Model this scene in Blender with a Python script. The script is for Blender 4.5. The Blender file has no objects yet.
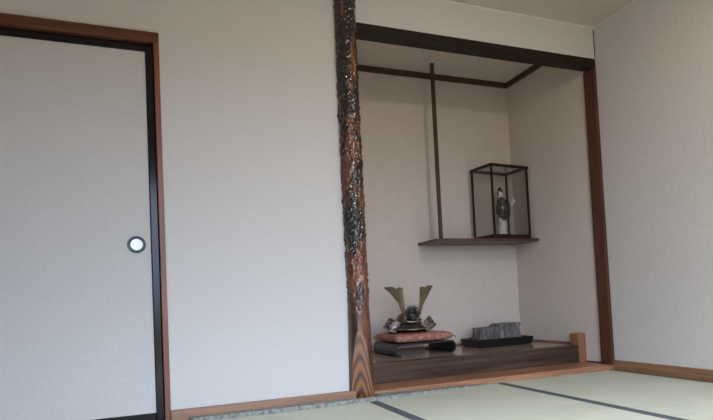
import bpy, bmesh, math, random
from mathutils import Vector, Matrix, noise

C = bpy.context.scene
R = math.radians
rnd = random.Random(7)

# ------------------------------------------------------------------ camera
FPX, YAW, PITCH, ROLL = 534.67, 21.044, 2.228, -2.684
cam_data = bpy.data.cameras.new('camera')
cam = bpy.data.objects.new('camera', cam_data)
C.collection.objects.link(cam)
ya, pi_, ro = R(YAW), R(PITCH), R(ROLL)
fwd = Vector((math.sin(ya) * math.cos(pi_), math.cos(ya) * math.cos(pi_), math.sin(pi_)))
r0 = Vector((math.cos(ya), -math.sin(ya), 0)); u0 = r0.cross(fwd)
r1 = math.cos(ro) * r0 + math.sin(ro) * u0
u1 = -math.sin(ro) * r0 + math.cos(ro) * u0
m = Matrix((r1, u1, -fwd)).transposed().to_4x4()
m.translation = Vector((-2.9622, -2.8241, 0.5454))
cam.matrix_world = m
cam_data.sensor_fit = 'HORIZONTAL'
cam_data.sensor_width = 36.0
cam_data.lens = FPX / 713 * 36.0
cam_data.shift_y = 71.6 / 713
cam_data.clip_start = 0.02
C.camera = cam

# ------------------------------------------------------------------ world, lights, exposure
W = bpy.data.worlds.new('world'); C.world = W
W.use_nodes = True
nt = W.node_tree; nt.nodes.clear()
wo = nt.nodes.new('ShaderNodeOutputWorld'); wb = nt.nodes.new('ShaderNodeBackground')
tc = nt.nodes.new('ShaderNodeTexCoord'); sp = nt.nodes.new('ShaderNodeSeparateXYZ')
rp = nt.nodes.new('ShaderNodeValToRGB'); mp = nt.nodes.new('ShaderNodeMapRange')
mp.inputs[1].default_value = -1; mp.inputs[2].default_value = 1
nt.links.new(tc.outputs['Generated'], sp.inputs[0]); nt.links.new(sp.outputs[2], mp.inputs[0])
nt.links.new(mp.outputs[0], rp.inputs[0]); nt.links.new(rp.outputs[0], wb.inputs[0]); nt.links.new(wb.outputs[0], wo.inputs[0])
e = rp.color_ramp.elements
e[0].position = 0.0; e[0].color = (0.11, 0.085, 0.06, 1)      # garden ground outside
e[1].position = 1.0; e[1].color = (3.0, 3.3, 3.8, 1)
k = e.new(0.485); k.color = (0.135, 0.11, 0.08, 1)
k = e.new(0.515); k.color = (0.56, 0.71, 1.00, 1)            # overcast sky, brighter higher up
k = e.new(0.65); k.color = (0.82, 1.00, 1.34, 1)
k = e.new(0.74); k.color = (1.70, 1.95, 2.4, 1)
k = e.new(0.82); k.color = (3.7, 3.95, 4.4, 1)
wb.inputs[1].default_value = 6.5

# daylight portal at the garden window in the wall behind the camera
WX0, WX1, WZ1, WY = -3.5, -0.8, 1.95, -3.15
pl = bpy.data.lights.new('window_portal', 'AREA'); pl.shape = 'RECTANGLE'
pl.size = WX1 - WX0; pl.size_y = WZ1; pl.cycles.is_portal = True
po = bpy.data.objects.new('window_portal', pl); C.collection.objects.link(po)
po.location = ((WX0 + WX1) / 2, WY - 0.04, WZ1 / 2); po.rotation_euler = (R(90), 0, 0)

LAMP = (-1.18, -1.90, 2.12)
LAMP_POWER = 36.0
C.view_settings.view_transform = 'Standard'
C.view_settings.look = 'None'
C.view_settings.gamma = 1
C.view_settings.use_curve_mapping = False
C.view_settings.exposure = -0.14


# ------------------------------------------------------------------ node helpers
def mat(name, col, rough=0.6, metal=0.0, spec=0.5, coat=0.0):
    M = bpy.data.materials.new(name); M.use_nodes = True
    b = M.node_tree.nodes['Principled BSDF']
    b.inputs['Base Color'].default_value = (*col, 1)
    b.inputs['Roughness'].default_value = rough
    b.inputs['Metallic'].default_value = metal
    b.inputs['Specular IOR Level'].default_value = spec
    b.inputs['Coat Weight'].default_value = coat
    return M


def N(M, t, **kw):
    n = M.node_tree.nodes.new(t)
    for a, v in kw.items():
        setattr(n, a, v)
    return n


def L(M, a, b):
    M.node_tree.links.new(a, b)


def coords(M, scale=(1, 1, 1), rot=(0, 0, 0)):
    t = N(M, 'ShaderNodeTexCoord'); mpn = N(M, 'ShaderNodeMapping')
    mpn.inputs['Scale'].default_value = scale; mpn.inputs['Rotation'].default_value = rot
    L(M, t.outputs['Object'], mpn.inputs[0])
    return mpn.outputs[0]


def ramp(M, fac, stops):
    rr = N(M, 'ShaderNodeValToRGB'); el = rr.color_ramp.elements
    el[0].position, el[0].color = stops[0][0], (*stops[0][1], 1)
    el[1].position, el[1].color = stops[-1][0], (*stops[-1][1], 1)
    for p, c in stops[1:-1]:
        q = el.new(p); q.color = (*c, 1)
    L(M, fac, rr.inputs[0])
    return rr.outputs[0]


def noise_mat(name, stops, scale=(1, 1, 1), nscale=5, detail=4, rough=0.6, bump=0.0, bumpscale=None, metal=0.0, coat=0.0, dist=0.0, spec=0.5):
    M = mat(name, stops[0][1], rough, metal, spec, coat)
    b = M.node_tree.nodes['Principled BSDF']
    c = coords(M, scale)
    n = N(M, 'ShaderNodeTexNoise'); n.inputs['Scale'].default_value = nscale
    n.inputs['Detail'].default_value = detail; n.inputs['Distortion'].default_value = dist
    L(M, c, n.inputs['Vector'])
    L(M, ramp(M, n.outputs[0], stops), b.inputs['Base Color'])
    if bump:
        n2 = n
        if bumpscale:
            n2 = N(M, 'ShaderNodeTexNoise'); n2.inputs['Scale'].default_value = bumpscale; n2.inputs['Detail'].default_value = 3
            L(M, c, n2.inputs['Vector'])
        bp = N(M, 'ShaderNodeBump'); bp.inputs['Strength'].default_value = bump; bp.inputs['Distance'].default_value = 0.004
        L(M, n2.outputs[0], bp.inputs['Height']); L(M, bp.outputs[0], b.inputs['Normal'])
    return M


def wood(name, dark, light, axis='x', rough=0.45, coat=0.0, fine=1.0, spec=0.5):
    s = {'x': (1.2, 22, 22), 'y': (22, 1.2, 22), 'z': (22, 22, 1.2)}[axis]
    s = tuple(v * fine for v in s)
    mid = tuple((a + b) / 2 for a, b in zip(dark, light))
    return noise_mat(name, [(0.28, dark), (0.5, mid), (0.72, light)], s, 2.2, 6, rough, 0.12, None, 0, coat, 0.6, spec)


M_WALL = noise_mat('wallpaper_woven', [(0.3, (0.615, 0.60, 0.575)), (0.7, (0.65, 0.635, 0.61))], (1, 1, 1), 70, 4, 0.85, 0.35, 260)
M_WALLR = noise_mat('wallpaper_side', [(0.3, (0.585, 0.56, 0.53)), (0.7, (0.635, 0.61, 0.58))], (1, 1, 1), 40, 4, 0.85, 0.2, 180)
M_ALC = noise_mat('alcove_plaster', [(0.3, (0.64, 0.575, 0.505)), (0.7, (0.68, 0.615, 0.545))], (1, 1, 1), 30, 4, 0.9, 0.15, 200)
M_CEIL = noise_mat('ceiling_paper', [(0.3, (0.56, 0.51, 0.44)), (0.7, (0.61, 0.56, 0.49))], (1, 1, 1), 25, 3, 0.9, 0.1, 120)
M_CAULK = mat('pale_caulk', (0.72, 0.69, 0.64), 0.7)
M_FUS = noise_mat('fusuma_paper', [(0.3, (0.57, 0.56, 0.535)), (0.7, (0.61, 0.60, 0.575))], (1, 1, 1), 60, 4, 0.8, 0.35, 240)
M_FRAME = wood('door_frame_wood', (0.075, 0.027, 0.014), (0.17, 0.068, 0.036), 'x', 0.45, 0, 1.0, 0.35)
M_FRAMEZ = wood('door_jamb_wood', (0.13, 0.045, 0.026), (0.26, 0.098, 0.058), 'z', 0.35)
M_LACQ = mat('black_lacquer', (0.008, 0.007, 0.007), 0.16, 0, 0.35)
M_BEAM = wood('dark_beam_wood', (0.010, 0.008, 0.005), (0.026, 0.019, 0.011), 'x', 0.5, 0, 1.0, 0.2)
M_POST = wood('post_wood', (0.065, 0.024, 0.013), (0.125, 0.048, 0.027), 'z', 0.45, 0, 1.0, 0.3)
M_SILL = wood('sill_lacquered_wood', (0.024, 0.015, 0.010), (0.105, 0.060, 0.042), 'x', 0.35, 0.0, 0.7, 0.35)
M_BOARD = wood('floor_board_wood', (0.24, 0.095, 0.045), (0.47, 0.245, 0.135), 'x', 0.35, 0.0, 0.8)
M_AFLOOR = wood('alcove_floor_wood', (0.27, 0.20, 0.145), (0.40, 0.31, 0.23), 'x', 0.18, 0.0, 0.6)
M_BLOCK = wood('block_wood', (0.24, 0.095, 0.045), (0.36, 0.16, 0.085), 'z', 0.4)
M_BASE = wood('baseboard_wood', (0.22, 0.11, 0.06), (0.36, 0.20, 0.115), 'x', 0.45)
M_BASEY = wood('baseboard_wood_side', (0.20, 0.095, 0.045), (0.34, 0.18, 0.09), 'y', 0.45)
M_REDTRIM = wood('red_trim_wood', (0.22, 0.085, 0.055), (0.32, 0.14, 0.09), 'x', 0.4)
M_DTRIM = wood('dark_trim_wood', (0.045, 0.020, 0.010), (0.085, 0.038, 0.020), 'x', 0.45)
M_SHELF = wood('shelf_wood', (0.060, 0.028, 0.020), (0.125, 0.062, 0.045), 'x', 0.35)
M_ROD = wood('rod_wood', (0.045, 0.022, 0.014), (0.095, 0.050, 0.032), 'z', 0.4)
M_CASE = wood('case_wood', (0.010, 0.006, 0.004), (0.030, 0.014, 0.010), 'z', 0.35, 0, 1.0, 0.3)
M_HERI = noise_mat('tatami_border_cloth', [(0.35, (0.060, 0.075, 0.090)), (0.65, (0.105, 0.125, 0.145))], (1, 1, 1), 120, 2, 0.8)
M_STRIP = noise_mat('edge_strip_cloth', [(0.38, (0.16, 0.17, 0.15)), (0.62, (0.33, 0.34, 0.30))], (1, 1, 1), 60, 2, 0.8)
M_BOUNCECUT = wood('bounce_cut_boards', (0.09, 0.05, 0.028), (0.17, 0.10, 0.06), 'x', 0.4)  # invented dark wood for the unseen floor, keeps bounced light low
M_SUB = mat('subfloor', (0.2, 0.15, 0.1), 0.8)


def tatami_mat_material():
    M = mat('tatami_rush', (0.5, 0.52, 0.42), 0.55)
    b = M.node_tree.nodes['Principled BSDF']
    c = coords(M, (1, 1, 1))
    n = N(M, 'ShaderNodeTexNoise'); n.inputs['Scale'].default_value = 3.0; n.inputs['Detail'].default_value = 5
    sc = coords(M, (4, 260, 1))
    n2 = N(M, 'ShaderNodeTexNoise'); n2.inputs['Scale'].default_value = 1.0; n2.inputs['Detail'].default_value = 2
    L(M, c, n.inputs['Vector']); L(M, sc, n2.inputs['Vector'])
    a = ramp(M, n.outputs[0], [(0.3, (0.60, 0.635, 0.52)), (0.7, (0.69, 0.71, 0.60))])
    d = ramp(M, n2.outputs[0], [(0.3, (0.82, 0.82, 0.80)), (0.7, (1.0, 1.0, 1.0))])
    mx = N(M, 'ShaderNodeMixRGB', blend_type='MULTIPLY'); mx.inputs[0].default_value = 1
    L(M, a, mx.inputs[1]); L(M, d, mx.inputs[2]); L(M, mx.outputs[0], b.inputs['Base Color'])
    bp = N(M, 'ShaderNodeBump'); bp.inputs['Strength'].default_value = 0.3; bp.inputs['Distance'].default_value = 0.002
    L(M, n2.outputs[0], bp.inputs['Height']); L(M, bp.outputs[0], b.inputs['Normal'])
    return M


M_TAT = tatami_mat_material()


# ------------------------------------------------------------------ mesh helpers
def box(bm, x0, x1, y0, y1, z0, z1, bev=0.0, mtx=None):
    vs = [bm.verts.new((x, y, z)) for x in (x0, x1) for y in (y0, y1) for z in (z0, z1)]
    fs = [(0, 1, 3, 2), (4, 6, 7, 5), (0, 4, 5, 1), (2, 3, 7, 6), (0, 2, 6, 4), (1, 5, 7, 3)]
    faces = [bm.faces.new([vs[i] for i in f]) for f in fs]
    if bev:
        es = list({e_ for f in faces for e_ in f.edges})
        rr = bmesh.ops.bevel(bm, geom=es, offset=bev, segments=2, affect='EDGES', profile=0.5)
        vs = list({v for v in rr['verts']} | {v for v in vs if v.is_valid})
    if mtx is not None:
        bmesh.ops.transform(bm, matrix=mtx, verts=[v for v in vs if v.is_valid])
    return vs


def prism(bm, pts, h0, h1, axis='z', mtx=None):
    """extrude the 2-D outline pts along an axis"""
    def P(a, b, h):
        return {'z': (a, b, h), 'y': (a, h, b), 'x': (h, a, b)}[axis]
    lo = [bm.verts.new(P(a, b, h0)) for a, b in pts]; hi = [bm.verts.new(P(a, b, h1)) for a, b in pts]
    n = len(pts)
    bm.faces.new(lo[::-1]); bm.faces.new(hi)
    for i in range(n):
        bm.faces.new((lo[i], lo[(i + 1) % n], hi[(i + 1) % n], hi[i]))
    if mtx is not None:
        bmesh.ops.transform(bm, matrix=mtx, verts=lo + hi)
    return lo + hi


def lathe(bm, prof, seg=32, mtx=None, sx=1, sy=1, cap=True):
    rings = []
    for r, z in prof:
        rings.append([bm.verts.new((r * sx * math.cos(2 * math.pi * i / seg), r * sy * math.sin(2 * math.pi * i / seg), z)) for i in range(seg)])
    for a, b in zip(rings, rings[1:]):
        for i in range(seg):
            bm.faces.new((a[i], a[(i + 1) % seg], b[(i + 1) % seg], b[i]))
    if cap:
        bm.faces.new(rings[0][::-1]); bm.faces.new(rings[-1])
    vs = [v for q in rings for v in q]
    if mtx is not None:
        bmesh.ops.transform(bm, matrix=mtx, verts=vs)
    return vs


def tube(bm, pts, rad, seg=8):
    pts = [Vector(p) for p in pts]
    rads = rad if isinstance(rad, (list, tuple)) else [rad] * len(pts)
    rings = []
    for i, p in enumerate(pts):
        d = (pts[min(i + 1, len(pts) - 1)] - pts[max(i - 1, 0)]).normalized()
        a = d.cross(Vector((0, 0, 1)) if abs(d.z) < 0.9 else Vector((1, 0, 0))).normalized(); b = d.cross(a)
        rings.append([bm.verts.new(p + rads[i] * (math.cos(2 * math.pi * j / seg) * a + math.sin(2 * math.pi * j / seg) * b)) for j in range(seg)])
    for a, b in zip(rings, rings[1:]):
        for i in range(seg):
            bm.faces.new((a[i], a[(i + 1) % seg], b[(i + 1) % seg], b[i]))
    bm.faces.new(rings[0][::-1]); bm.faces.new(rings[-1])


def ball(bm, c, r, s=(1, 1, 1), seg=16):
    mtx = Matrix.Translation(c) @ Matrix.Diagonal((r * s[0], r * s[1], r * s[2], 1))
    bmesh.ops.create_uvsphere(bm, u_segments=seg, v_segments=max(6, seg // 2 + 2), radius=1, matrix=mtx)


def obj(name, bm, material, parent=None, smooth=False, bevel=0.0):
    bmesh.ops.recalc_face_normals(bm, faces=bm.faces)
    me = bpy.data.meshes.new(name); bm.to_mesh(me); bm.free()
    for mm in (material if isinstance(material, (list, tuple)) else [material]):
        me.materials.append(mm)
    o = bpy.data.objects.new(name, me); C.collection.objects.link(o)
    if smooth:
        for p in me.polygons:
            p.use_smooth = True
    if bevel:
        md = o.modifiers.new('bevel', 'BEVEL'); md.width = bevel; md.segments = 2; md.limit_method = 'ANGLE'
    if parent:
        o.parent = parent
    return o


def bx(name, x0, x1, y0, y1, z0, z1, material, parent=None, bevel=0.0):
    bm = bmesh.new(); box(bm, x0, x1, y0, y1, z0, z1)
    return obj(name, bm, material, parent, False, bevel)


def struct(o):
    o['kind'] = 'structure'
    return o


def tag(o, label, cat, group=None):
    o['label'] = label; o['category'] = cat
    if group:
        o['group'] = group
    return o


def thing(name, label, cat, loc=(0, 0, 0), rotz=0, group=None):
    o = bpy.data.objects.new(name, None); C.collection.objects.link(o)
    o.empty_display_size = 0.05
    o.location = loc; o.rotation_euler = (0, 0, rotz)
    return tag(o, label, cat, group)


# ------------------------------------------------------------------ room shell
H = 2.40
XL, YF, D = -5.0, WY, 0.988          # left wall, front (window) wall, back of the alcove
AZ = 0.157                           # alcove floor height
DX0, DX1, DZ = -4.73, -2.889, 1.951  # outside of the door frame
SILL = 0.0

struct(bx('floor', XL - .1, .1, YF - .1, D + .1, -.12, -.055, M_SUB))
struct(bx('ceiling', XL - .1, .1, YF - .1, .0, H, H + .08, M_CEIL))
bm = bmesh.new()
box(bm, XL, DX0, 0, .09, 0, H); box(bm, DX0, DX1, 0, .09, DZ, H); box(bm, DX1, -1.90, 0, .09, 0, H)
box(bm, DX0, DX1, .075, .09, 0, DZ)
box(bm, -1.90, 0, .004, .07, 2.170, H)
struct(obj('wall_back', bm, M_WALL))
struct(bx('wall_right', 0, .1, YF, D + .1, -.055, H + .08, M_WALLR))
struct(bx('wall_left', XL - .1, XL, YF, .1, -.055, H, M_WALL))
bm = bmesh.new()
box(bm, XL, WX0, YF - .1, YF, -.055, H); box(bm, WX1, 0, YF - .1, YF, -.055, H); box(bm, WX0, WX1, YF - .1, YF, WZ1, H)
struct(obj('wall_front', bm, M_WALL))
# garden window behind the camera: frame with two sliding leaves pushed to the ends
w1 = struct(bx('window_1', WX0, WX1, YF - .09, YF + .01, WZ1 - .05, WZ1, M_FRAME))
bm = bmesh.new(); box(bm, WX0, WX0 + .05, YF - .09, YF + .01, 0, WZ1 - .05); box(bm, WX1 - .05, WX1, YF - .09, YF + .01, 0, WZ1 - .05)
obj('window_jamb', bm, M_FRAMEZ, w1)
bx('window_sill', WX0, WX1, YF - .09, YF + .01, -.05, 0.0, M_FRAME, w1)

# alcove shell
struct(bx('wall_alcove_back', -1.95, 0, D, D + .1, 0, H + .08, M_ALC))
struct(bx('wall_alcove_left', -1.95, -1.86, .09, D, 0, H + .08, M_ALC))
struct(bx('wall_alcove_right', -.004, .02, .09, D, 0, H + .02, M_ALC))
struct(bx('ceiling_alcove', -1.95, 0, .0, D, 2.395, 2.395 + .08, M_CEIL))
struct(bx('floor_alcove', -1.86, 0, .33, D, 0.0, AZ, M_AFLOOR))
# ceiling moulding of the alcove
struct(bx('trim_1', -1.86, -.004, D - .022, D, 2.353, 2.395, M_DTRIM))
struct(bx('trim_2', -.026, -.004, .076, D - .022, 2.353, 2.395, M_DTRIM))
# thin red battens round the alcove floor
struct(bx('trim_3', -1.86, -.004, D - .010, D, AZ, AZ + .014, M_REDTRIM))
struct(bx('trim_4', -.014, -.004, .345, D - .010, AZ, AZ + .014, M_REDTRIM))
struct(bx('trim_5', -.012, -.004, .09, .25, .036, .044, M_DTRIM))
# pale bead where walls meet the ceiling
struct(bx('trim_6', -1.80, 0, -.006, .004, H - .010, H, M_CAULK))
struct(bx('trim_7', -.006, 0, YF, -.006, H - .008, H, M_CAULK))

# baseboards
struct(bx('baseboard_back', DX1, -1.922, -.036, 0, -.055, .057, M_BASE, None, .002))
struct(bx('baseboard_right', -.012, 0, YF, -.0, -.055, .069, M_BASEY, None, .002))
# cloth edge strip that closes the gap between the mats and the wall
bm = bmesh.new()
prism(bm, [(-2.80, -.096), (-1.80, -.096), (-.90, .012), (-.90, .018), (-1.790, .018), (-1.790, -.064), (-1.935, -.064), (-1.96, -.037), (-2.80, -.037)], .0, .022)
for v in bm.verts:
    if v.co.x > -1.0:
        v.co.z *= .12
struct(obj('trim_8', bm, M_STRIP))

# ------------------------------------------------------------------ sliding door
jf = struct(bx('trim_9', DX0, DX1, -.018, .075, 1.899, DZ, M_FRAME, None, .003))
bm = bmesh.new(); box(bm, DX1 - .027, DX1, -.018, .075, 0, 1.899); box(bm, DX0, DX0 + .027, -.018, .075, 0, 1.899)
struct(obj('trim_10', bm, M_FRAMEZ, None, False, .003))
struct(bx('trim_13', XL, -2.801, -.090, -.019, -.055, .004, M_BASE))
struct(bx('trim_12', -.0025, 0, -.003, .004, 2.185, 2.385, M_DTRIM))
struct(bx('trim_11', DX0 + .027, DX1 - .027, -.018, .075, -.03, .006, M_FRAME))


def fusuma(name, x0, x1, y, px):
    d = bx(name, x0 + .03, x1 - .03, y + .006, y + .022, .035, 1.87, M_FUS)
    struct(d)
    bx('stile', x0, x0 + .041, y, y + .028, .008, 1.897, M_LACQ, d, .006)
    bx('stile', x1 - .041, x1, y, y + .028, .008, 1.897, M_LACQ, d, .006)
    bx('rail', x0 + .04, x1 - .04, y, y + .028, 1.858, 1.897, M_LACQ, d, .004)
    bx('rail', x0 + .04, x1 - .04, y, y + .028, .008, .050, M_LACQ, d, .004)
    bm = bmesh.new()
    T = Matrix.Translation((px, y + .006, .881)) @ Matrix.Rotation(R(90), 4, 'X')
    lathe(bm, [(.028, .0005), (.0285, .005), (.031, .007), (.033, .004), (.036, .004), (.038, .007), (.041, .006), (.0425, .0005)], 40, T, cap=False)
    g = obj('door_pull', bm, mat('pull_ring_metal', (0.10, 0.11, 0.11), .38, .8), d, True)
    bm = bmesh.new()
    lathe(bm, [(.0285, .002), (.024, .0018), (.012, .0012), (.0005, .001)], 40, T, cap=False)
    c = obj('pull_cup', bm, mat('pull_cup_metal', (0.92, 0.95, 0.94), .42, .35), g, True)
    return d


fusuma('door_1', -3.84, DX1 - .027, .010, -3.022)
fusuma('door_2', DX0 + .027, -3.80, .043, DX0 + .027 + .106)

# ------------------------------------------------------------------ tatami mats
def mat_thing(x0, x1, y0, y1, label):
    t = thing('tatami_mat', label, 'tatami mat', ((x0 + x1) / 2, (y0 + y1) / 2, -.055), 0, 'tatami mats covering the floor')
    w, h = (x1 - x0) / 2, (y1 - y0) / 2
    bx('rush_cover', -w, w, -h, h, 0, .055, M_TAT, t)
    bx('border', -w, -w + .026, -h, h, .055, .0565, M_HERI, t)
    bx('border', w - .026, w, -h, h, .055, .0565, M_HERI, t)
    return t


mat_thing(-2.795, -1.847, -1.88, -.090, 'pale green tatami mat along the foot of the plain wall left of the pillar')
mat_thing(-1.846, -.947, -1.88, .018, 'pale green tatami mat in front of the alcove, between two dark cloth borders')
mat_thing(-.946, -.013, -1.88, .018, 'pale green tatami mat in the right corner beside the right wall')

mat_thing(-3.745, -2.796, -1.88, -.091, 'pale green tatami mat in front of the sliding door')
struct(bx('floor_bounce_cut', XL, -.012, YF, -1.881, -.055, .0, M_BOUNCECUT))  # unseen dark floor added instead of mats, so less light bounces up
struct(bx('floor_side', XL, -3.746, -1.880, -.091, -.055, .0, M_BOUNCECUT))  # same added dark floor, out of view on the left

# ------------------------------------------------------------------ alcove woodwork
# knobbly pillar
M_PIL = mat('burl_pillar_wood', (0.1, 0.03, 0.01), .22, 0, .6, .4)


def pillar_material(M):
    b = M.node_tree.nodes['Principled BSDF']
    b.inputs['Coat Roughness'].default_value = .08
    at = N(M, 'ShaderNodeAttribute', attribute_name='bark'); ct = N(M, 'ShaderNodeAttribute', attribute_name='cut')
    c = coords(M, (22, 22, 3.0))
    n = N(M, 'ShaderNodeTexNoise'); n.inputs['Scale'].default_value = 2.0; n.inputs['Detail'].default_value = 6
    L(M, c, n.inputs['Vector'])
    orange = ramp(M, n.outputs[0], [(0.3, (0.045, 0.014, 0.006)), (0.5, (0.145, 0.044, 0.016)), (0.72, (0.29, 0.105, 0.036))])
    black = ramp(M, n.outputs[0], [(0.3, (0.006, 0.005, 0.004)), (0.7, (0.030, 0.018, 0.012))])
    mx = N(M, 'ShaderNodeMixRGB'); L(M, at.outputs['Fac'], mx.inputs[0]); L(M, orange, mx.inputs[1]); L(M, black, mx.inputs[2])
    # arched grain on the cut face at the foot
    tcn = N(M, 'ShaderNodeTexCoord'); s = N(M, 'ShaderNodeSeparateXYZ'); L(M, tcn.outputs['Object'], s.inputs[0])

    def mth(op, a, bb):
        q = N(M, 'ShaderNodeMath', operation=op)
        for i, v in enumerate((a, bb)):
            if isinstance(v, (int, float)):
                q.inputs[i].default_value = v
            else:
                L(M, v, q.inputs[i])
        return q.outputs[0]
    u = mth('ADD', mth('MULTIPLY', s.outputs[0], .90), mth('MULTIPLY', s.outputs[1], -.43))
    u2 = mth('MULTIPLY', mth('MULTIPLY', u, u), 62.0)
    f = mth('ADD', mth('ADD', s.outputs[2], u2), mth('MULTIPLY', n.outputs[0], .05))
    bands = mth('SINE', mth('MULTIPLY', f, 64.0), 0)
    bands = mth('ADD', mth('MULTIPLY', bands, .5), .5)
    cut = ramp(M, bands, [(0.05, (0.05, 0.017, 0.008)), (0.30, (0.16, 0.056, 0.020)), (0.90, (0.27, 0.105, 0.036))])
    mx2 = N(M, 'ShaderNodeMixRGB'); L(M, ct.outputs['Fac'], mx2.inputs[0]); L(M, mx.outputs[0], mx2.inputs[1]); L(M, cut, mx2.inputs[2])
    L(M, mx2.outputs[0], b.inputs['Base Color'])


pillar_material(M_PIL)


def build_pillar():
    cx, cy = -1.8745, .002
    R0 = .0645
    nz, na = 760, 84
    bm = bmesh.new()
    lb = bm.verts.layers.float.new('bark'); lc = bm.verts.layers.float.new('cut')
    cn = Vector((-.33, -.94, 0)).normalized()
    rings = []
    for i in range(nz + 1):
        z = H * i / nz
        ring = []
        for j in range(na):
            a = 2 * math.pi * j / na
            d = Vector((math.cos(a), math.sin(a), 0))
            q = Vector((d.x * .0625, d.y * .0625, z))
            knob_on = min(1, max(0, (z - .47) / .12))
            # ropy knots: cells stretched along the trunk
            w = Vector((q.x * 34, q.y * 34, z * 20 + 1.5 * noise.noise(Vector((q.x * 20, q.y * 20, z * 6)))))
            dist_, _ = noise.voronoi(w)
            k1 = max(0, 1 - dist_[0] * 1.35)
            w2 = Vector((q.x * 80 + 5, q.y * 80, z * 50))
            d2, _ = noise.voronoi(w2)
            k2 = max(0, 1 - d2[0] * 1.3)
            f = noise.noise(Vector((q.x * 30, q.y * 30, z * 9)))
            r = R0 + .011 * max(0, 1 - z / .44) + .0015 * math.sin(3 * z + a) + knob_on * (.0085 * k1 ** 1.2 + .0075 * k2 ** .8 + .002 * f - .006) + (1 - knob_on) * (.001 + .001 * f)
            p = d * r
            cutv = 0.0
            if z < .42:                                    # slanting adze cut with an arched top
                lim = .036 + .030 * max(0, z / .40) ** .9
                e_ = p.dot(cn) - lim
                if e_ > 0:
                    p = p - cn * e_; cutv = 1.0
            v = bm.verts.new((p.x, p.y, z))
            big = noise.noise(Vector((q.x * 14 + 3, q.y * 14, z * 4.5 + 7))) + .35 * noise.noise(Vector((q.x * 45, q.y * 45, z * 18)))
            up = min(1, max(0, (z - 1.70) / .5))
            bk = (big + .13 + .42 * up + .55 * (k1 - .25) + .06) * 4.0
            bk = min(1, max(0, bk)) * min(1, max(0, (z - .50) / .10))
            low = noise.noise(Vector((q.x * 40, q.y * 40, z * 3 + 4)))
            if z < .60:
                bk = max(bk, min(.8, max(0, (low - .12) * 5)))
            v[lb] = bk; v[lc] = cutv
            ring.append(v)
        rings.append(ring)
    for a, b in zip(rings, rings[1:]):
        for j in range(na):
            bm.faces.new((a[j], a[(j + 1) % na], b[(j + 1) % na], b[j]))
    bm.faces.new(rings[0][::-1]); bm.faces.new(rings[-1])
    o = obj('alcove_pillar', bm, M_PIL, None, True)
    o.location = (cx, cy, 0)
    return o


tag(build_pillar(), 'knobbly glossy black and reddish log pillar at the left edge of the alcove', 'pillar')
tag(bx('crossbeam', -1.815, 0, 0, .076, 2.111, 2.176, M_BEAM, None, .003), 'dark brown crossbeam over the alcove opening, from the pillar to the right wall', 'beam')
tag(bx('corner_post', -.026, 0, 0, .095, .036, 2.111, M_POST, None, .002), 'reddish brown square post against the right wall under the crossbeam', 'post')
tag(bx('alcove_sill', -1.86, -.0745, .25, .33, .036, AZ + .001, M_SILL, None, .002), 'dark streaked lacquered sill along the front of the raised alcove floor', 'sill')
tag(bx('end_block', -.0735, -.005, .25, .335, .036, .243, M_BLOCK, None, .003), 'short upright orange brown wood block at the right end of the dark sill', 'block')
tag(bx('floor_board', -1.80, 0, .020, .335, 0.0, .0355, M_BOARD, None, .002), 'orange brown plank lying between the tatami and the dark alcove sill', 'plank')

# hanging shelf and its rod
SZ = .997
sh = tag(bx('wall_shelf', -.956, -.004, .685, D, SZ - .022, SZ, M_SHELF, None, .002), 'dark brown wall shelf hung in the right back corner of the alcove', 'shelf')
rod = tag(bx('hanging_rod', -.862, -.837, .785, .810, SZ, 2.395, M_ROD, None, .002), 'thin dark square rod from the alcove ceiling down to the shelf', 'rod')
bx('tenon', -.856, -.843, .791, .804, SZ - .0245, SZ, M_LACQ, sh)

# ------------------------------------------------------------------ glass case with doll
def glass_material():
    M = bpy.data.materials.new('clear_pane_glass'); M.use_nodes = True
    t = M.node_tree; t.nodes.clear()
    out = t.nodes.new('ShaderNodeOutputMaterial'); tr = t.nodes.new('ShaderNodeBsdfTransparent'); gl = t.nodes.new('ShaderNodeBsdfGlossy')
    lw = t.nodes.new('ShaderNodeLayerWeight'); lw.inputs['Blend'].default_value = .5
    pw = t.nodes.new('ShaderNodeMath'); pw.operation = 'POWER'; pw.inputs[1].default_value = 4.0
    fr = t.nodes.new('ShaderNodeMath'); fr.operation = 'MULTIPLY_ADD'; fr.inputs[1].default_value = .92; fr.inputs[2].default_value = .035
    t.links.new(lw.outputs['Facing'], pw.inputs[0]); t.links.new(pw.outputs[0], fr.inputs[0])
    mx = t.nodes.new('ShaderNodeMixShader')
    tr.inputs[0].default_value = (.965, .965, .95, 1); gl.inputs['Roughness'].default_value = .02; pass
    t.links.new(fr.outputs[0], mx.inputs[0]); t.links.new(tr.outputs[0], mx.inputs[1]); t.links.new(gl.outputs[0], mx.inputs[2])
    t.links.new(mx.outputs[0], out.inputs[0])
    return M


M_GLASS = glass_material()
cs = thing('display_case', 'dark framed glass display case standing on the wall shelf', 'display case', (-.250, .832, SZ), .12)
CW, CD, CH = .198, .125, .600
bm = bmesh.new(); box(bm, -CW, CW, -CD, CD, 0, .022); box(bm, -CW + .006, CW - .006, -CD + .006, CD - .006, .022, .036)
obj('base', bm, M_CASE, cs, False, .002)
bm = bmesh.new()
T0, T1 = CH - .022, CH
box(bm, -CW - .004, CW + .004, -CD - .004, -CD + .016, T0, T1); box(bm, -CW - .004, CW + .004, CD - .016, CD + .004, T0, T1)
box(bm, -CW - .004, -CW + .016, -CD + .016, CD - .016, T0, T1); box(bm, CW - .016, CW + .004, -CD + .016, CD - .016, T0, T1)
obj('top_frame', bm, M_CASE, cs, False, .002)
for sx in (-1, 1):
    for sy in (-1, 1):
        x, y = sx * (CW - .0085), sy * (CD - .0085)
        bx('corner_post', x - .0075, x + .0075, y - .0075, y + .0075, .036, T0, M_CASE, cs, .0015)
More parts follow.
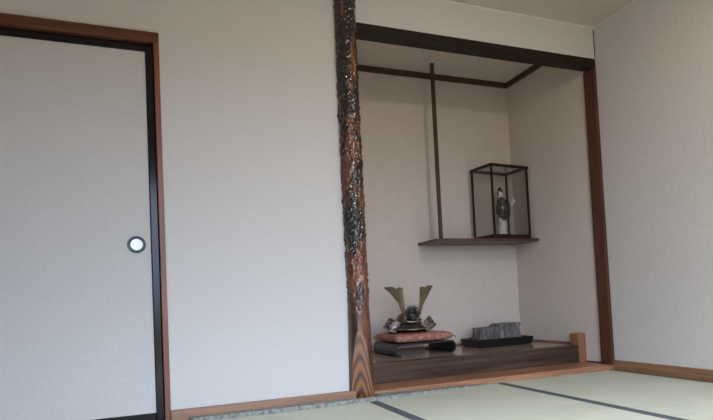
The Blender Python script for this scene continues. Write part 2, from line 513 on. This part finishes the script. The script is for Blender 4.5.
bx('glass_pane', -CW + .016, CW - .016, -CD + .007, -CD + .009, .036, T0, M_GLASS, cs)
bx('glass_pane', -CW + .016, CW - .016, CD - .009, CD - .007, .036, T0, M_GLASS, cs)
bx('glass_pane', -CW + .007, -CW + .009, -CD + .016, CD - .016, .036, T0, M_GLASS, cs)
bx('glass_pane', CW - .009, CW - .007, -CD + .016, CD - .016, .036, T0, M_GLASS, cs)
bx('glass_top', -CW + .016, CW - .016, -CD + .016, CD - .016, T1 - .012, T1 - .010, M_GLASS, cs)

M_SKIN = mat('doll_porcelain', (.80, .76, .70), .4)
M_HAIR = mat('doll_hair', (.010, .009, .009), .35)
M_KIM = noise_mat('doll_kimono', [(.40, (.012, .013, .017)), (.60, (.030, .028, .034)), (.68, (.22, .20, .19))], (1, 1, 1), 26, 2, .55)
M_HEM = noise_mat('doll_underskirt', [(.35, (.72, .70, .67)), (.55, (.60, .58, .56)), (.70, (.18, .17, .17))], (1, 1, .5), 30, 2, .6)
M_OBI = noise_mat('doll_sash', [(.40, (.03, .03, .035)), (.62, (.12, .13, .15)), (.75, (.35, .36, .38))], (1, 1, 1), 40, 2, .5)
M_FLOWER = mat('doll_blossom', (.82, .80, .74), .6)
M_TWIG = mat('doll_twig', (.08, .06, .04), .6)
M_PLINTH = mat('doll_plinth', (.02, .012, .010), .25)


def build_doll():
    d = thing('doll', 'standing doll in a black kimono with white face and pale hem, inside the glass case', 'doll', (-.240, .838, SZ + .036), R(12))
    d.scale = (.84, .84, 1.08)
    bm = bmesh.new(); lathe(bm, [(.062, 0), (.064, .004), (.062, .012)], 32)
    obj('plinth', bm, M_PLINTH, d)
    # body: one continuous figure (hem to head)
    bm = bmesh.new()
    prof = [(.034, .012), (.040, .016), (.036, .05), (.033, .10), (.036, .15), (.038, .19), (.033, .215), (.036, .245), (.040, .268), (.032, .283), (.015, .293), (.0125, .303),
            (.017, .307), (.0235, .315), (.0255, .326), (.024, .336), (.018, .345), (.006, .350)]
    lathe(bm, prof, 28, None, 1, .82)
    for v in bm.verts:
        lean = .018 * math.sin(v.co.z / .364 * math.pi * 1.1)
        v.co.x += lean - .008
        if v.co.z > .305 and v.co.y < 0 and abs(v.co.x) < .014 and .322 < v.co.z < .338:
            v.co.y -= .003
    obj('body', bm, M_SKIN, d, True)
    # pale underskirt flaring at the feet
    bm = bmesh.new()
    pr = [(.050, .013), (.047, .030), (.041, .060), (.038, .100), (.040, .130)]
    seg = 36; rg = []
    for r, z in pr:
        rg.append([bm.verts.new((r * (1 + .07 * math.sin(6 * a)) * math.cos(a) + .004, .86 * r * (1 + .07 * math.sin(6 * a)) * math.sin(a), z)) for a in [2 * math.pi * i / seg for i in range(seg)]])
    for a, b in zip(rg, rg[1:]):
        for i in range(seg):
            bm.faces.new((a[i], a[(i + 1) % seg], b[(i + 1) % seg], b[i]))
    o = obj('underskirt', bm, M_HEM, d, True); so = o.modifiers.new('s', 'SOLIDIFY'); so.thickness = .002; so.offset = 1
    o['label'] = 'white patterned underskirt'
    # dark kimono: torso wrap, open skirt and two hanging sleeves
    bm = bmesh.new()
    pr = [(.049, .152), (.048, .160), (.046, .172), (.044, .20), (.038, .222), (.043, .250), (.047, .270), (.038, .288), (.022, .298)]
    rg = []
    for r, z in pr:
        lean = .018 * math.sin(z / .364 * math.pi * 1.1) - .008
        rg.append([bm.verts.new((r * math.cos(a) + lean, .85 * r * math.sin(a), z + (.035 * math.sin(a) if z < .155 else 0))) for a in [2 * math.pi * i / seg for i in range(seg)]])
    for a, b in zip(rg, rg[1:]):
        for i in range(seg):
            bm.faces.new((a[i], a[(i + 1) % seg], b[(i + 1) % seg], b[i]))
    o = obj('kimono', bm, M_KIM, d, True); so = o.modifiers.new('s', 'SOLIDIFY'); so.thickness = .002; so.offset = 1
    for s in (-1, 1):
        bm = bmesh.new()
        if s < 0:
            tube(bm, [(-.028, -.004, .275), (-.050, -.014, .245), (-.046, -.030, .222)], [.017, .019, .020], 12)
            box(bm, -.066, -.036, -.034, -.024, .150, .232, .004)
        else:
            tube(bm, [(.040, -.004, .275), (.062, -.020, .250), (.070, -.038, .242)], [.017, .019, .020], 12)
            box(bm, .046, .074, -.046, -.036, .150, .246, .004)
        obj('sleeve', bm, M_KIM, d, True)
    bm = bmesh.new(); lathe(bm, [(.0465, .196), (.0475, .205), (.0455, .226), (.044, .234)], 32, Matrix.Translation((.008, 0, 0)), 1, .86)
    box(bm, -.020, .034, .034, .056, .175, .245, .005)
    obj('sash', bm, M_OBI, d, True)
    # hands: palm with five short fingers, the right-hand one raised and holding a blossom twig
    for s, base, dr in ((-1, Vector((-.046, -.046, .215)), Vector((.3, -.6, -.5))), (1, Vector((.072, -.054, .243)), Vector((.45, -.6, .35)))):
        bm = bmesh.new(); dr = dr.normalized(); sd = dr.cross(Vector((0, 0, 1))).normalized()
        tube(bm, [base, base + dr * .012], [.0055, .0065], 8)
        for q, ln in zip((-1.5, -.5, .5, 1.5), (.010, .013, .012, .009)):
            b0 = base + dr * .011 + sd * q * .0028
            tube(bm, [b0, b0 + dr * ln * .6, b0 + dr * ln - Vector((0, 0, .003))], [.0018, .0017, .0014], 6)
        tube(bm, [base + dr * .004 + sd * .005, base + dr * .010 + sd * .010], [.002, .0016], 6)
        obj('hand', bm, M_SKIN, d, True)
    # hair with a high knot, side wings and pins
    bm = bmesh.new()
    ball(bm, (.0, .007, .340), .029, (1.08, 1.0, .80)); ball(bm, (.0, .010, .364), .017, (1.35, 1, .85))
    ball(bm, (-.024, .004, .330), .014, (.7, 1.1, 1.2)); ball(bm, (.024, .004, .330), .014, (.7, 1.1, 1.2)); ball(bm, (0, .026, .328), .016)
    obj('hair', bm, M_HAIR, d, True)
    bm = bmesh.new()
    ball(bm, (-.0085, -.0225, .328), .0022, (1.6, .6, .7), 8); ball(bm, (.0085, -.0225, .328), .0022, (1.6, .6, .7), 8)
    obj('eyes', bm, M_HAIR, d, True)
    bm = bmesh.new(); ball(bm, (0, -.0222, .315), .0022, (1.5, .6, .7), 8)
    obj('mouth', bm, mat('doll_lips', (.35, .04, .03), .4), d, True)
    bm = bmesh.new()
    tube(bm, [(.080, -.062, .232), (.086, -.066, .255), (.094, -.070, .285)], .0015, 6)
    tube(bm, [(.086, -.066, .255), (.104, -.068, .262)], .0012, 6)
    tw = obj('twig', bm, M_TWIG, d)
    bm = bmesh.new()
    for c in ((.094, -.070, .288), (.090, -.069, .272), (.105, -.069, .263), (.098, -.068, .258), (.085, -.066, .250), (.108, -.070, .270), (.080, -.063, .236)):
        ball(bm, c, .0095, (1, 1, .8), 8)
    obj('blossom', bm, M_FLOWER, tw, True)
    return d


build_doll()

# ------------------------------------------------------------------ helmet on its cushion and stand
M_SCROLL = mat('stand_black_lacquer', (.016, .015, .016), .30, 0, .5)
st = thing('scroll_stand', 'low black lacquered stand with rolled ends under the red cushion', 'stand', (-1.178, .705, AZ))
SW, SD, SH = .222, .195, .088
bm = bmesh.new(); box(bm, -SW, SW, -SD, SD, SH - .012, SH, .003); obj('top_board', bm, M_SCROLL, st)
for s in (-1, 1):
    # rolled end: the board bends down, bulges outward and curls in at the foot
    pts = [(SW - .030, SH - .001), (SW - .008, SH - .002), (SW + .006, SH - .010), (SW + .015, SH - .026), (SW + .018, SH - .046), (SW + .014, .024), (SW + .004, .009), (SW - .010, .002), (SW - .026, .0005)]
    outer = pts; inner = []
    for i, p in enumerate(pts):
        a, b = pts[max(0, i - 1)], pts[min(len(pts) - 1, i + 1)]
        tx, tz = b[0] - a[0], b[1] - a[1]; ln = math.hypot(tx, tz) or 1
        inner.append((p[0] + tz / ln * .011, p[1] - tx / ln * .011))
    bm = bmesh.new()
    n_ = len(pts)
    V = [[bm.verts.new((s * p[0], y, p[1])) for p in q] for q in (outer, inner) for y in (-SD, SD)]
    o0, o1, i0, i1 = V
    for k in range(n_ - 1):
        bm.faces.new((o0[k], o0[k + 1], o1[k + 1], o1[k])); bm.faces.new((i0[k], i1[k], i1[k + 1], i0[k + 1]))
        bm.faces.new((o0[k], i0[k], i0[k + 1], o0[k + 1])); bm.faces.new((o1[k], o1[k + 1], i1[k + 1], i1[k]))
    bm.faces.new((o0[0], o1[0], i1[0], i0[0])); bm.faces.new((o0[-1], i0[-1], i1[-1], o1[-1]))
    obj('rolled_end', bm, M_SCROLL, st, False)

M_CUSH = noise_mat('brocade_cushion', [(.34, (.27, .085, .062)), (.5, (.38, .150, .115)), (.64, (.44, .23, .17)), (.76, (.48, .33, .24))], (1, 1, 1), 46, 3, .6, .25, None)


def cushion():
    bm = bmesh.new()
    nx = ny = 34
    hx, hy = .232, .190
    top, bot = {}, {}
    for i in range(nx + 1):
        for j in range(ny + 1):
            u, v = -1 + 2 * i / nx, -1 + 2 * j / ny
            px = .985 + .015 * (u * v) ** 2
            e_ = max(0, (1 - abs(u) ** 5) * (1 - abs(v) ** 5)) ** .25
            pinch = 1 - .035 * (1 - u * u) * abs(v) ** 3 - .0 * u
            pin2 = 1 - .035 * (1 - v * v) * abs(u) ** 3
            wz = .003 * noise.noise(Vector((u * 3, v * 3, 2)))
            top[i, j] = bm.verts.new((hx * u * pin2 * px, hy * v * pinch * px, .034 + .034 * e_ + wz))
            bot[i, j] = top[i, j] if i in (0, nx) or j in (0, ny) else bm.verts.new((hx * u * pin2 * px, hy * v * pinch * px, .034 - .034 * e_))
    for i in range(nx):
        for j in range(ny):
            bm.faces.new((top[i, j], top[i + 1, j], top[i + 1, j + 1], top[i, j + 1]))
            f = [bot[i, j], bot[i, j + 1], bot[i + 1, j + 1], bot[i + 1, j]]
            bm.faces.new(f)
    o = obj('cushion', bm, M_CUSH, None, True)
    o.location = (-1.178, .705, AZ + SH + .0005)
    tag(o, 'plump red brocade cushion lying on the black stand under the helmet', 'cushion')
    mt = mat('tassel_thread', (.36, .17, .11), .7)
    for sx in (-1, 1):
        for sy in (-1, 1):
            x, y = sx * hx, sy * hy
            bm = bmesh.new()
            tube(bm, [(x - sx * .006, y - sy * .006, .034), (x + sx * .001, y + sy * .001, .031), (x + sx * .003, y + sy * .003, .016)], [.003, .0045, .005], 8)
            obj('tassel', bm, mt, o, True)
    return o


cushion()

M_IRON = noise_mat('helmet_iron', [(.3, (.040, .036, .034)), (.7, (.15, .135, .12))], (1, 1, 1), 30, 4, .35, .15, 90, .75)
M_GOLD = noise_mat('antique_brass', [(.3, (.25, .19, .125)), (.7, (.44, .35, .24))], (1, 1, 1), 14, 4, .36, .05, None, .9)
M_PLATE = noise_mat('embossed_silver', [(.36, (.03, .028, .027)), (.54, (.15, .135, .12)), (.70, (.46, .41, .35))], (1, 1, 1), 75, 3, .38, .5, None, .7)
M_CREST = noise_mat('crest_black', [(.4, (.010, .012, .010)), (.72, (.06, .06, .045))], (1, 1, 1), 60, 3, .4)


def helmet():
    hz = AZ + SH + .0690
    h = thing('samurai_helmet', 'ornamental samurai helmet with tall brass horns standing on the red cushion', 'helmet', (-1.228, .690, hz), R(-11))
    h.scale = (1.18, 1.18, 1.07)
    # bowl with raised ribs
    bm = bmesh.new()
    seg, rows = 64, 14
    rg = []
    for i in range(rows + 1):
        t = i / rows * R(86)
        rg.append([])
        for j in range(seg):
            a = 2 * math.pi * j / seg
            rib = 1 + .035 * (1 if j % 4 == 0 else 0)
            r = .074 * math.cos(t) * rib
            rg[-1].append(bm.verts.new((r * math.cos(a), 1.1 * r * math.sin(a), .055 + .082 * math.sin(t))))
    for a, b in zip(rg, rg[1:]):
        for i in range(seg):
            bm.faces.new((a[i], a[(i + 1) % seg], b[(i + 1) % seg], b[i]))
    bm.faces.new(rg[-1]); bm.faces.new(rg[0][::-1])
    bowl = obj('bowl', bm, M_IRON, h, True)
    bm = bmesh.new()
    lathe(bm, [(.018, .133), (.020, .138), (.014, .142), (.016, .147), (.009, .151), (.003, .154)], 20)
    obj('top_knob', bm, M_GOLD, bowl, True)

    def sheet(name, f, nu, nv, th, material, parent=h):
        bm = bmesh.new()
        g = [[bm.verts.new(f(i / nu, j / nv)) for j in range(nv + 1)] for i in range(nu + 1)]
        for i in range(nu):
            for j in range(nv):
                bm.faces.new((g[i][j], g[i + 1][j], g[i + 1][j + 1], g[i][j + 1]))
        o = obj(name, bm, material, parent, True)
        md = o.modifiers.new('thickness', 'SOLIDIFY'); md.thickness = th; md.offset = 0
        return o

    # brow band and visor
    def visor(u, v):
        a = R(205) + u * R(130)
        r = .077 + .048 * v
        return (r * math.cos(a), 1.12 * r * math.sin(a), .058 - .026 * v - .010 * v * math.cos((u - .5) * math.pi * 1.0))
    vs = sheet('visor', visor, 32, 5, .004, M_IRON)

    def edge_pts():
        return [visor(i / 32, 1.0) for i in range(33)]
    bm = bmesh.new(); tube(bm, edge_pts(), .0055, 8); obj('visor_rim', bm, M_GOLD, vs, True)
    bm = bmesh.new()
    tube(bm, [(.0775 * math.cos(R(200 + 140 * i / 30)), 1.12 * .0775 * math.sin(R(200 + 140 * i / 30)), .066) for i in range(31)], .007, 8)
    obj('brow_band', bm, M_GOLD, h, True)
    # neck guard of four overlapping lames round the sides and back
    ng = None
    for q in range(4):
        def lame(u, v, q=q):
            a = R(-22) + u * R(224)
            r = .079 + .010 * q + .014 * v
            return (r * math.cos(a) * 1.04, 1.1 * r * math.sin(a), .064 - .0155 * q - .0190 * v)
        o = sheet('neck_guard' if ng is None else 'lame', lame, 40, 2, .003, M_IRON, h if ng is None else ng)
        if ng is None:
            ng = o
    # turned-back side flaps with embossed plates
    for s in (-1, 1):
        def flap(u, v, s=s):
            # u along the height of the flap, v outward
            ca, sa = math.cos(R(33)), math.sin(R(33))
            p_, q_ = (v - .5) * .074, (u - .5) * .072
            x = .114 + ca * p_ - sa * q_
            z = .052 + sa * p_ + ca * q_
            y = -.078 - .010 * math.sin(v * math.pi) + .026 * v
            return (s * x, y, z)
        o = sheet('side_flap', flap, 8, 10, .007, M_PLATE)
        bm = bmesh.new()
        pts = [flap(i / 8, 0) for i in range(9)] + [flap(1, j / 8) for j in range(1, 9)] + [flap(1 - i / 8, 1) for i in range(1, 9)] + [flap(0, 1 - j / 8) for j in range(1, 9)]
        tube(bm, pts, .0042, 8)
        obj('flap_rim', bm, M_GOLD, o, True)
    # horns: broad forked blades on a brass socket
    ol = [(.000, .000), (.001, .045), (-.006, .090), (-.020, .130), (-.040, .165), (-.060, .195), (-.088, .236), (-.050, .229), (-.030, .219), (-.020, .217), (-.010, .225), (.022, .236),
          (.026, .215), (.026, .180), (.022, .130), (.020, .080), (.018, .040), (.016, .000)]
    ol = [(.004, .000), (.003, .045), (-.006, .085), (-.029, .130), (-.056, .170), (-.082, .205), (-.115, .236), (-.076, .238), (-.052, .236), (-.034, .222), (-.022, .232), (.006, .228),
          (-.006, .205), (-.010, .170), (-.003, .130), (.008, .085), (.016, .045), (.016, .000)]
    for s in (-1, 1):
        bm = bmesh.new()
        vs_ = prism(bm, ol, -.003, .003, 'y')
        bmesh.ops.triangulate(bm, faces=[f for f in bm.faces if len(f.verts) > 4])
        bmesh.ops.subdivide_edges(bm, edges=bm.edges[:], cuts=2, use_grid_fill=True)
        for v in bm.verts:
            t = max(0, v.co.z) / .236
            v.co.y += -.030 * math.sin(t * 1.6) + .5 * v.co.x ** 2 * 3
        # left horn as drawn, right horn mirrored; blades splay back in plan
        T = Matrix.Translation((s * .046, -.100, .070)) @ Matrix.Rotation(s * R(-24) * -1, 4, 'Z') @ Matrix.Diagonal((1 if s < 0 else -1, 1, 1, 1))
        bmesh.ops.transform(bm, matrix=T, verts=bm.verts)
        obj('horn', bm, M_GOLD, h, False)
    bm = bmesh.new()
    tube(bm, [(-.060, -.098, .085), (-.030, -.113, .074), (.0, -.118, .071), (.030, -.113, .074), (.060, -.098, .085)], [.007, .009, .010, .009, .007], 10)
    obj('horn_socket', bm, M_GOLD, h, True)
    # crest: crouching beast head with jagged mane and ears
    bm = bmesh.new()
    rr = random.Random(3)
    ball(bm, (0, -.118, .108), .030, (1.1, .75, 1.0)); ball(bm, (0, -.136, .096), .018, (1.2, .8, .8)); ball(bm, (0, -.110, .135), .020, (.9, .7, 1.0))
    for i in range(16):
        a = R(-20 + 220 * i / 15)
        r = .028; ln = .026 + .020 * rr.random()
        p0 = Vector((r * math.cos(a), -.112, .112 + r * math.sin(a)))
        p1 = p0 + Vector((math.cos(a) * ln * .7, -.008 + .016 * rr.random(), abs(math.sin(a)) * ln + .006))
        tube(bm, [p0, (p0 + p1) / 2 + Vector((.003, -.003, 0)), p1], [.008, .006, .0015], 6)
    obj('crest', bm, M_CREST, h, True)
    return h


helmet()

# ------------------------------------------------------------------ stone in a black tray
M_TRAY = mat('tray_black_wood', (.010, .009, .008), .35)
ty = thing('black_tray', 'long black wooden tray on the alcove floor holding a grey stone', 'tray', (-.425, .745, AZ))
bm = bmesh.new()
TX, TY = .243, .118
box(bm, -TX, TX, -TY, TY, .012, .022)
obj('tray_floor', bm, M_TRAY, ty)
bm = bmesh.new()
ins, out = .014, .010
for (ax, bx_) in (((-1, -1), (1, -1)), ((1, -1), (1, 1)), ((1, 1), (-1, 1)), ((-1, 1), (-1, -1))):
    def P(c, off, z):
        return bm.verts.new((c[0] * (TX + off), c[1] * (TY + off), z))
    v = [P(ax, 0, .004), P(bx_, 0, .004), P(bx_, out, .062), P(ax, out, .062), P(ax, out - ins, .062), P(bx_, out - ins, .062), P(bx_, -ins, .004), P(ax, -ins, .004)]
    for f in ((0, 1, 2, 3), (3, 2, 5, 4), (4, 5, 6, 7), (7, 6, 1, 0)):
        bm.faces.new([v[i] for i in f])
obj('tray_wall', bm, M_TRAY, ty)
for sx in (-1, 1):
    for sy in (-1, 1):
        bx('foot', sx * (TX - .03) - .015, sx * (TX - .03) + .015, sy * (TY - .025) - .012, sy * (TY - .025) + .012, 0, .012, M_TRAY, ty)

M_STONE = noise_mat('grey_stone', [(.30, (.050, .046, .042)), (.48, (.125, .117, .108)), (.62, (.19, .178, .165)), (.75, (.34, .32, .30))], (26, 26, 7), 1.6, 6, .75, .8, None)


def stone():
    bm = bmesh.new()
    nx, ny, nz_ = 90, 26, 26
    def shape(u, v, w):
        x = .196 * u
        step = 1 / (1 + math.exp(-(u + .02) * 26))
        top = .118 + .026 * step + .004 * noise.noise(Vector((u * 4, v * 2, 3)))
        half = .062 + .006 * step
        z = .002 + top * (w * .5 + .5)
        tw = 1 - .10 * (w * .5 + .5) if u < .75 else 1 + .05 * (w * .5 + .5)
        y = half * v * (1 - .06 * abs(u) ** 6)
        x *= tw if u < 0 else (1 - .06 * (w * .5 + .5) + (.05 if w > .7 and u > .9 else 0))
        p = Vector((x, y, z))
        n_ = noise.noise(Vector((x * 60, y * 60, z * 10))) * .0045 + noise.noise(Vector((x * 22, y * 22, z * 9 + 4))) * .006
        d = Vector((u if abs(u) > .97 else 0, v if abs(v) > .95 else 0, .6 if w > .95 else 0))
        return p + d * n_
    idx = {}
    def vert(i, j, k):
        key = (i, j, k)
        if key not in idx:
            u, v, w = -1 + 2 * i / nx, -1 + 2 * j / ny, -1 + 2 * k / nz_
            idx[key] = bm.verts.new(shape(u, v, w))
        return idx[key]
    for i in range(nx):
        for j in range(ny):
            for k in (0, nz_):
                bm.faces.new((vert(i, j, k), vert(i + 1, j, k), vert(i + 1, j + 1, k), vert(i, j + 1, k)))
    for i in range(nx):
        for k in range(nz_):
            for j in (0, ny):
                bm.faces.new((vert(i, j, k), vert(i + 1, j, k), vert(i + 1, j, k + 1), vert(i, j, k + 1)))
    for j in range(ny):
        for k in range(nz_):
            for i in (0, nx):
                bm.faces.new((vert(i, j, k), vert(i, j + 1, k), vert(i, j + 1, k + 1), vert(i, j, k + 1)))
    o = obj('stone', bm, M_STONE, None, False)
    o.location = (-.432, .745, AZ + .0235)
    return tag(o, 'grey rough viewing stone with a stepped top lying in the black tray', 'stone')


stone()

# ------------------------------------------------------------------ pendant lamp of the room
lm = thing('pendant_lamp', 'round pale pendant lamp hanging from the middle of the ceiling', 'lamp', (LAMP[0], LAMP[1], LAMP[2]))
M_SH = mat('lamp_shade_paper', (.85, .83, .78), .6)
bm = bmesh.new(); lathe(bm, [(.03, .10), (.14, .085), (.22, .045), (.235, .0), (.228, .0), (.213, .040), (.135, .076), (.03, .090)], 40, None, 1, 1, False); obj('shade', bm, M_SH, lm, True)
bm = bmesh.new(); lathe(bm, [(.006, .09), (.006, H - LAMP[2] - .02), (.045, H - LAMP[2] - .018), (.045, H - LAMP[2])], 16); obj('cord', bm, M_LACQ, lm)
ld = bpy.data.lights.new('lamp_bulb', 'POINT'); ld.energy = LAMP_POWER; ld.shadow_soft_size = .07; ld.color = (1.0, .91, .81)
lo = bpy.data.objects.new('lamp_bulb', ld); C.collection.objects.link(lo); lo.parent = lm; lo.location = (0, 0, -.03)
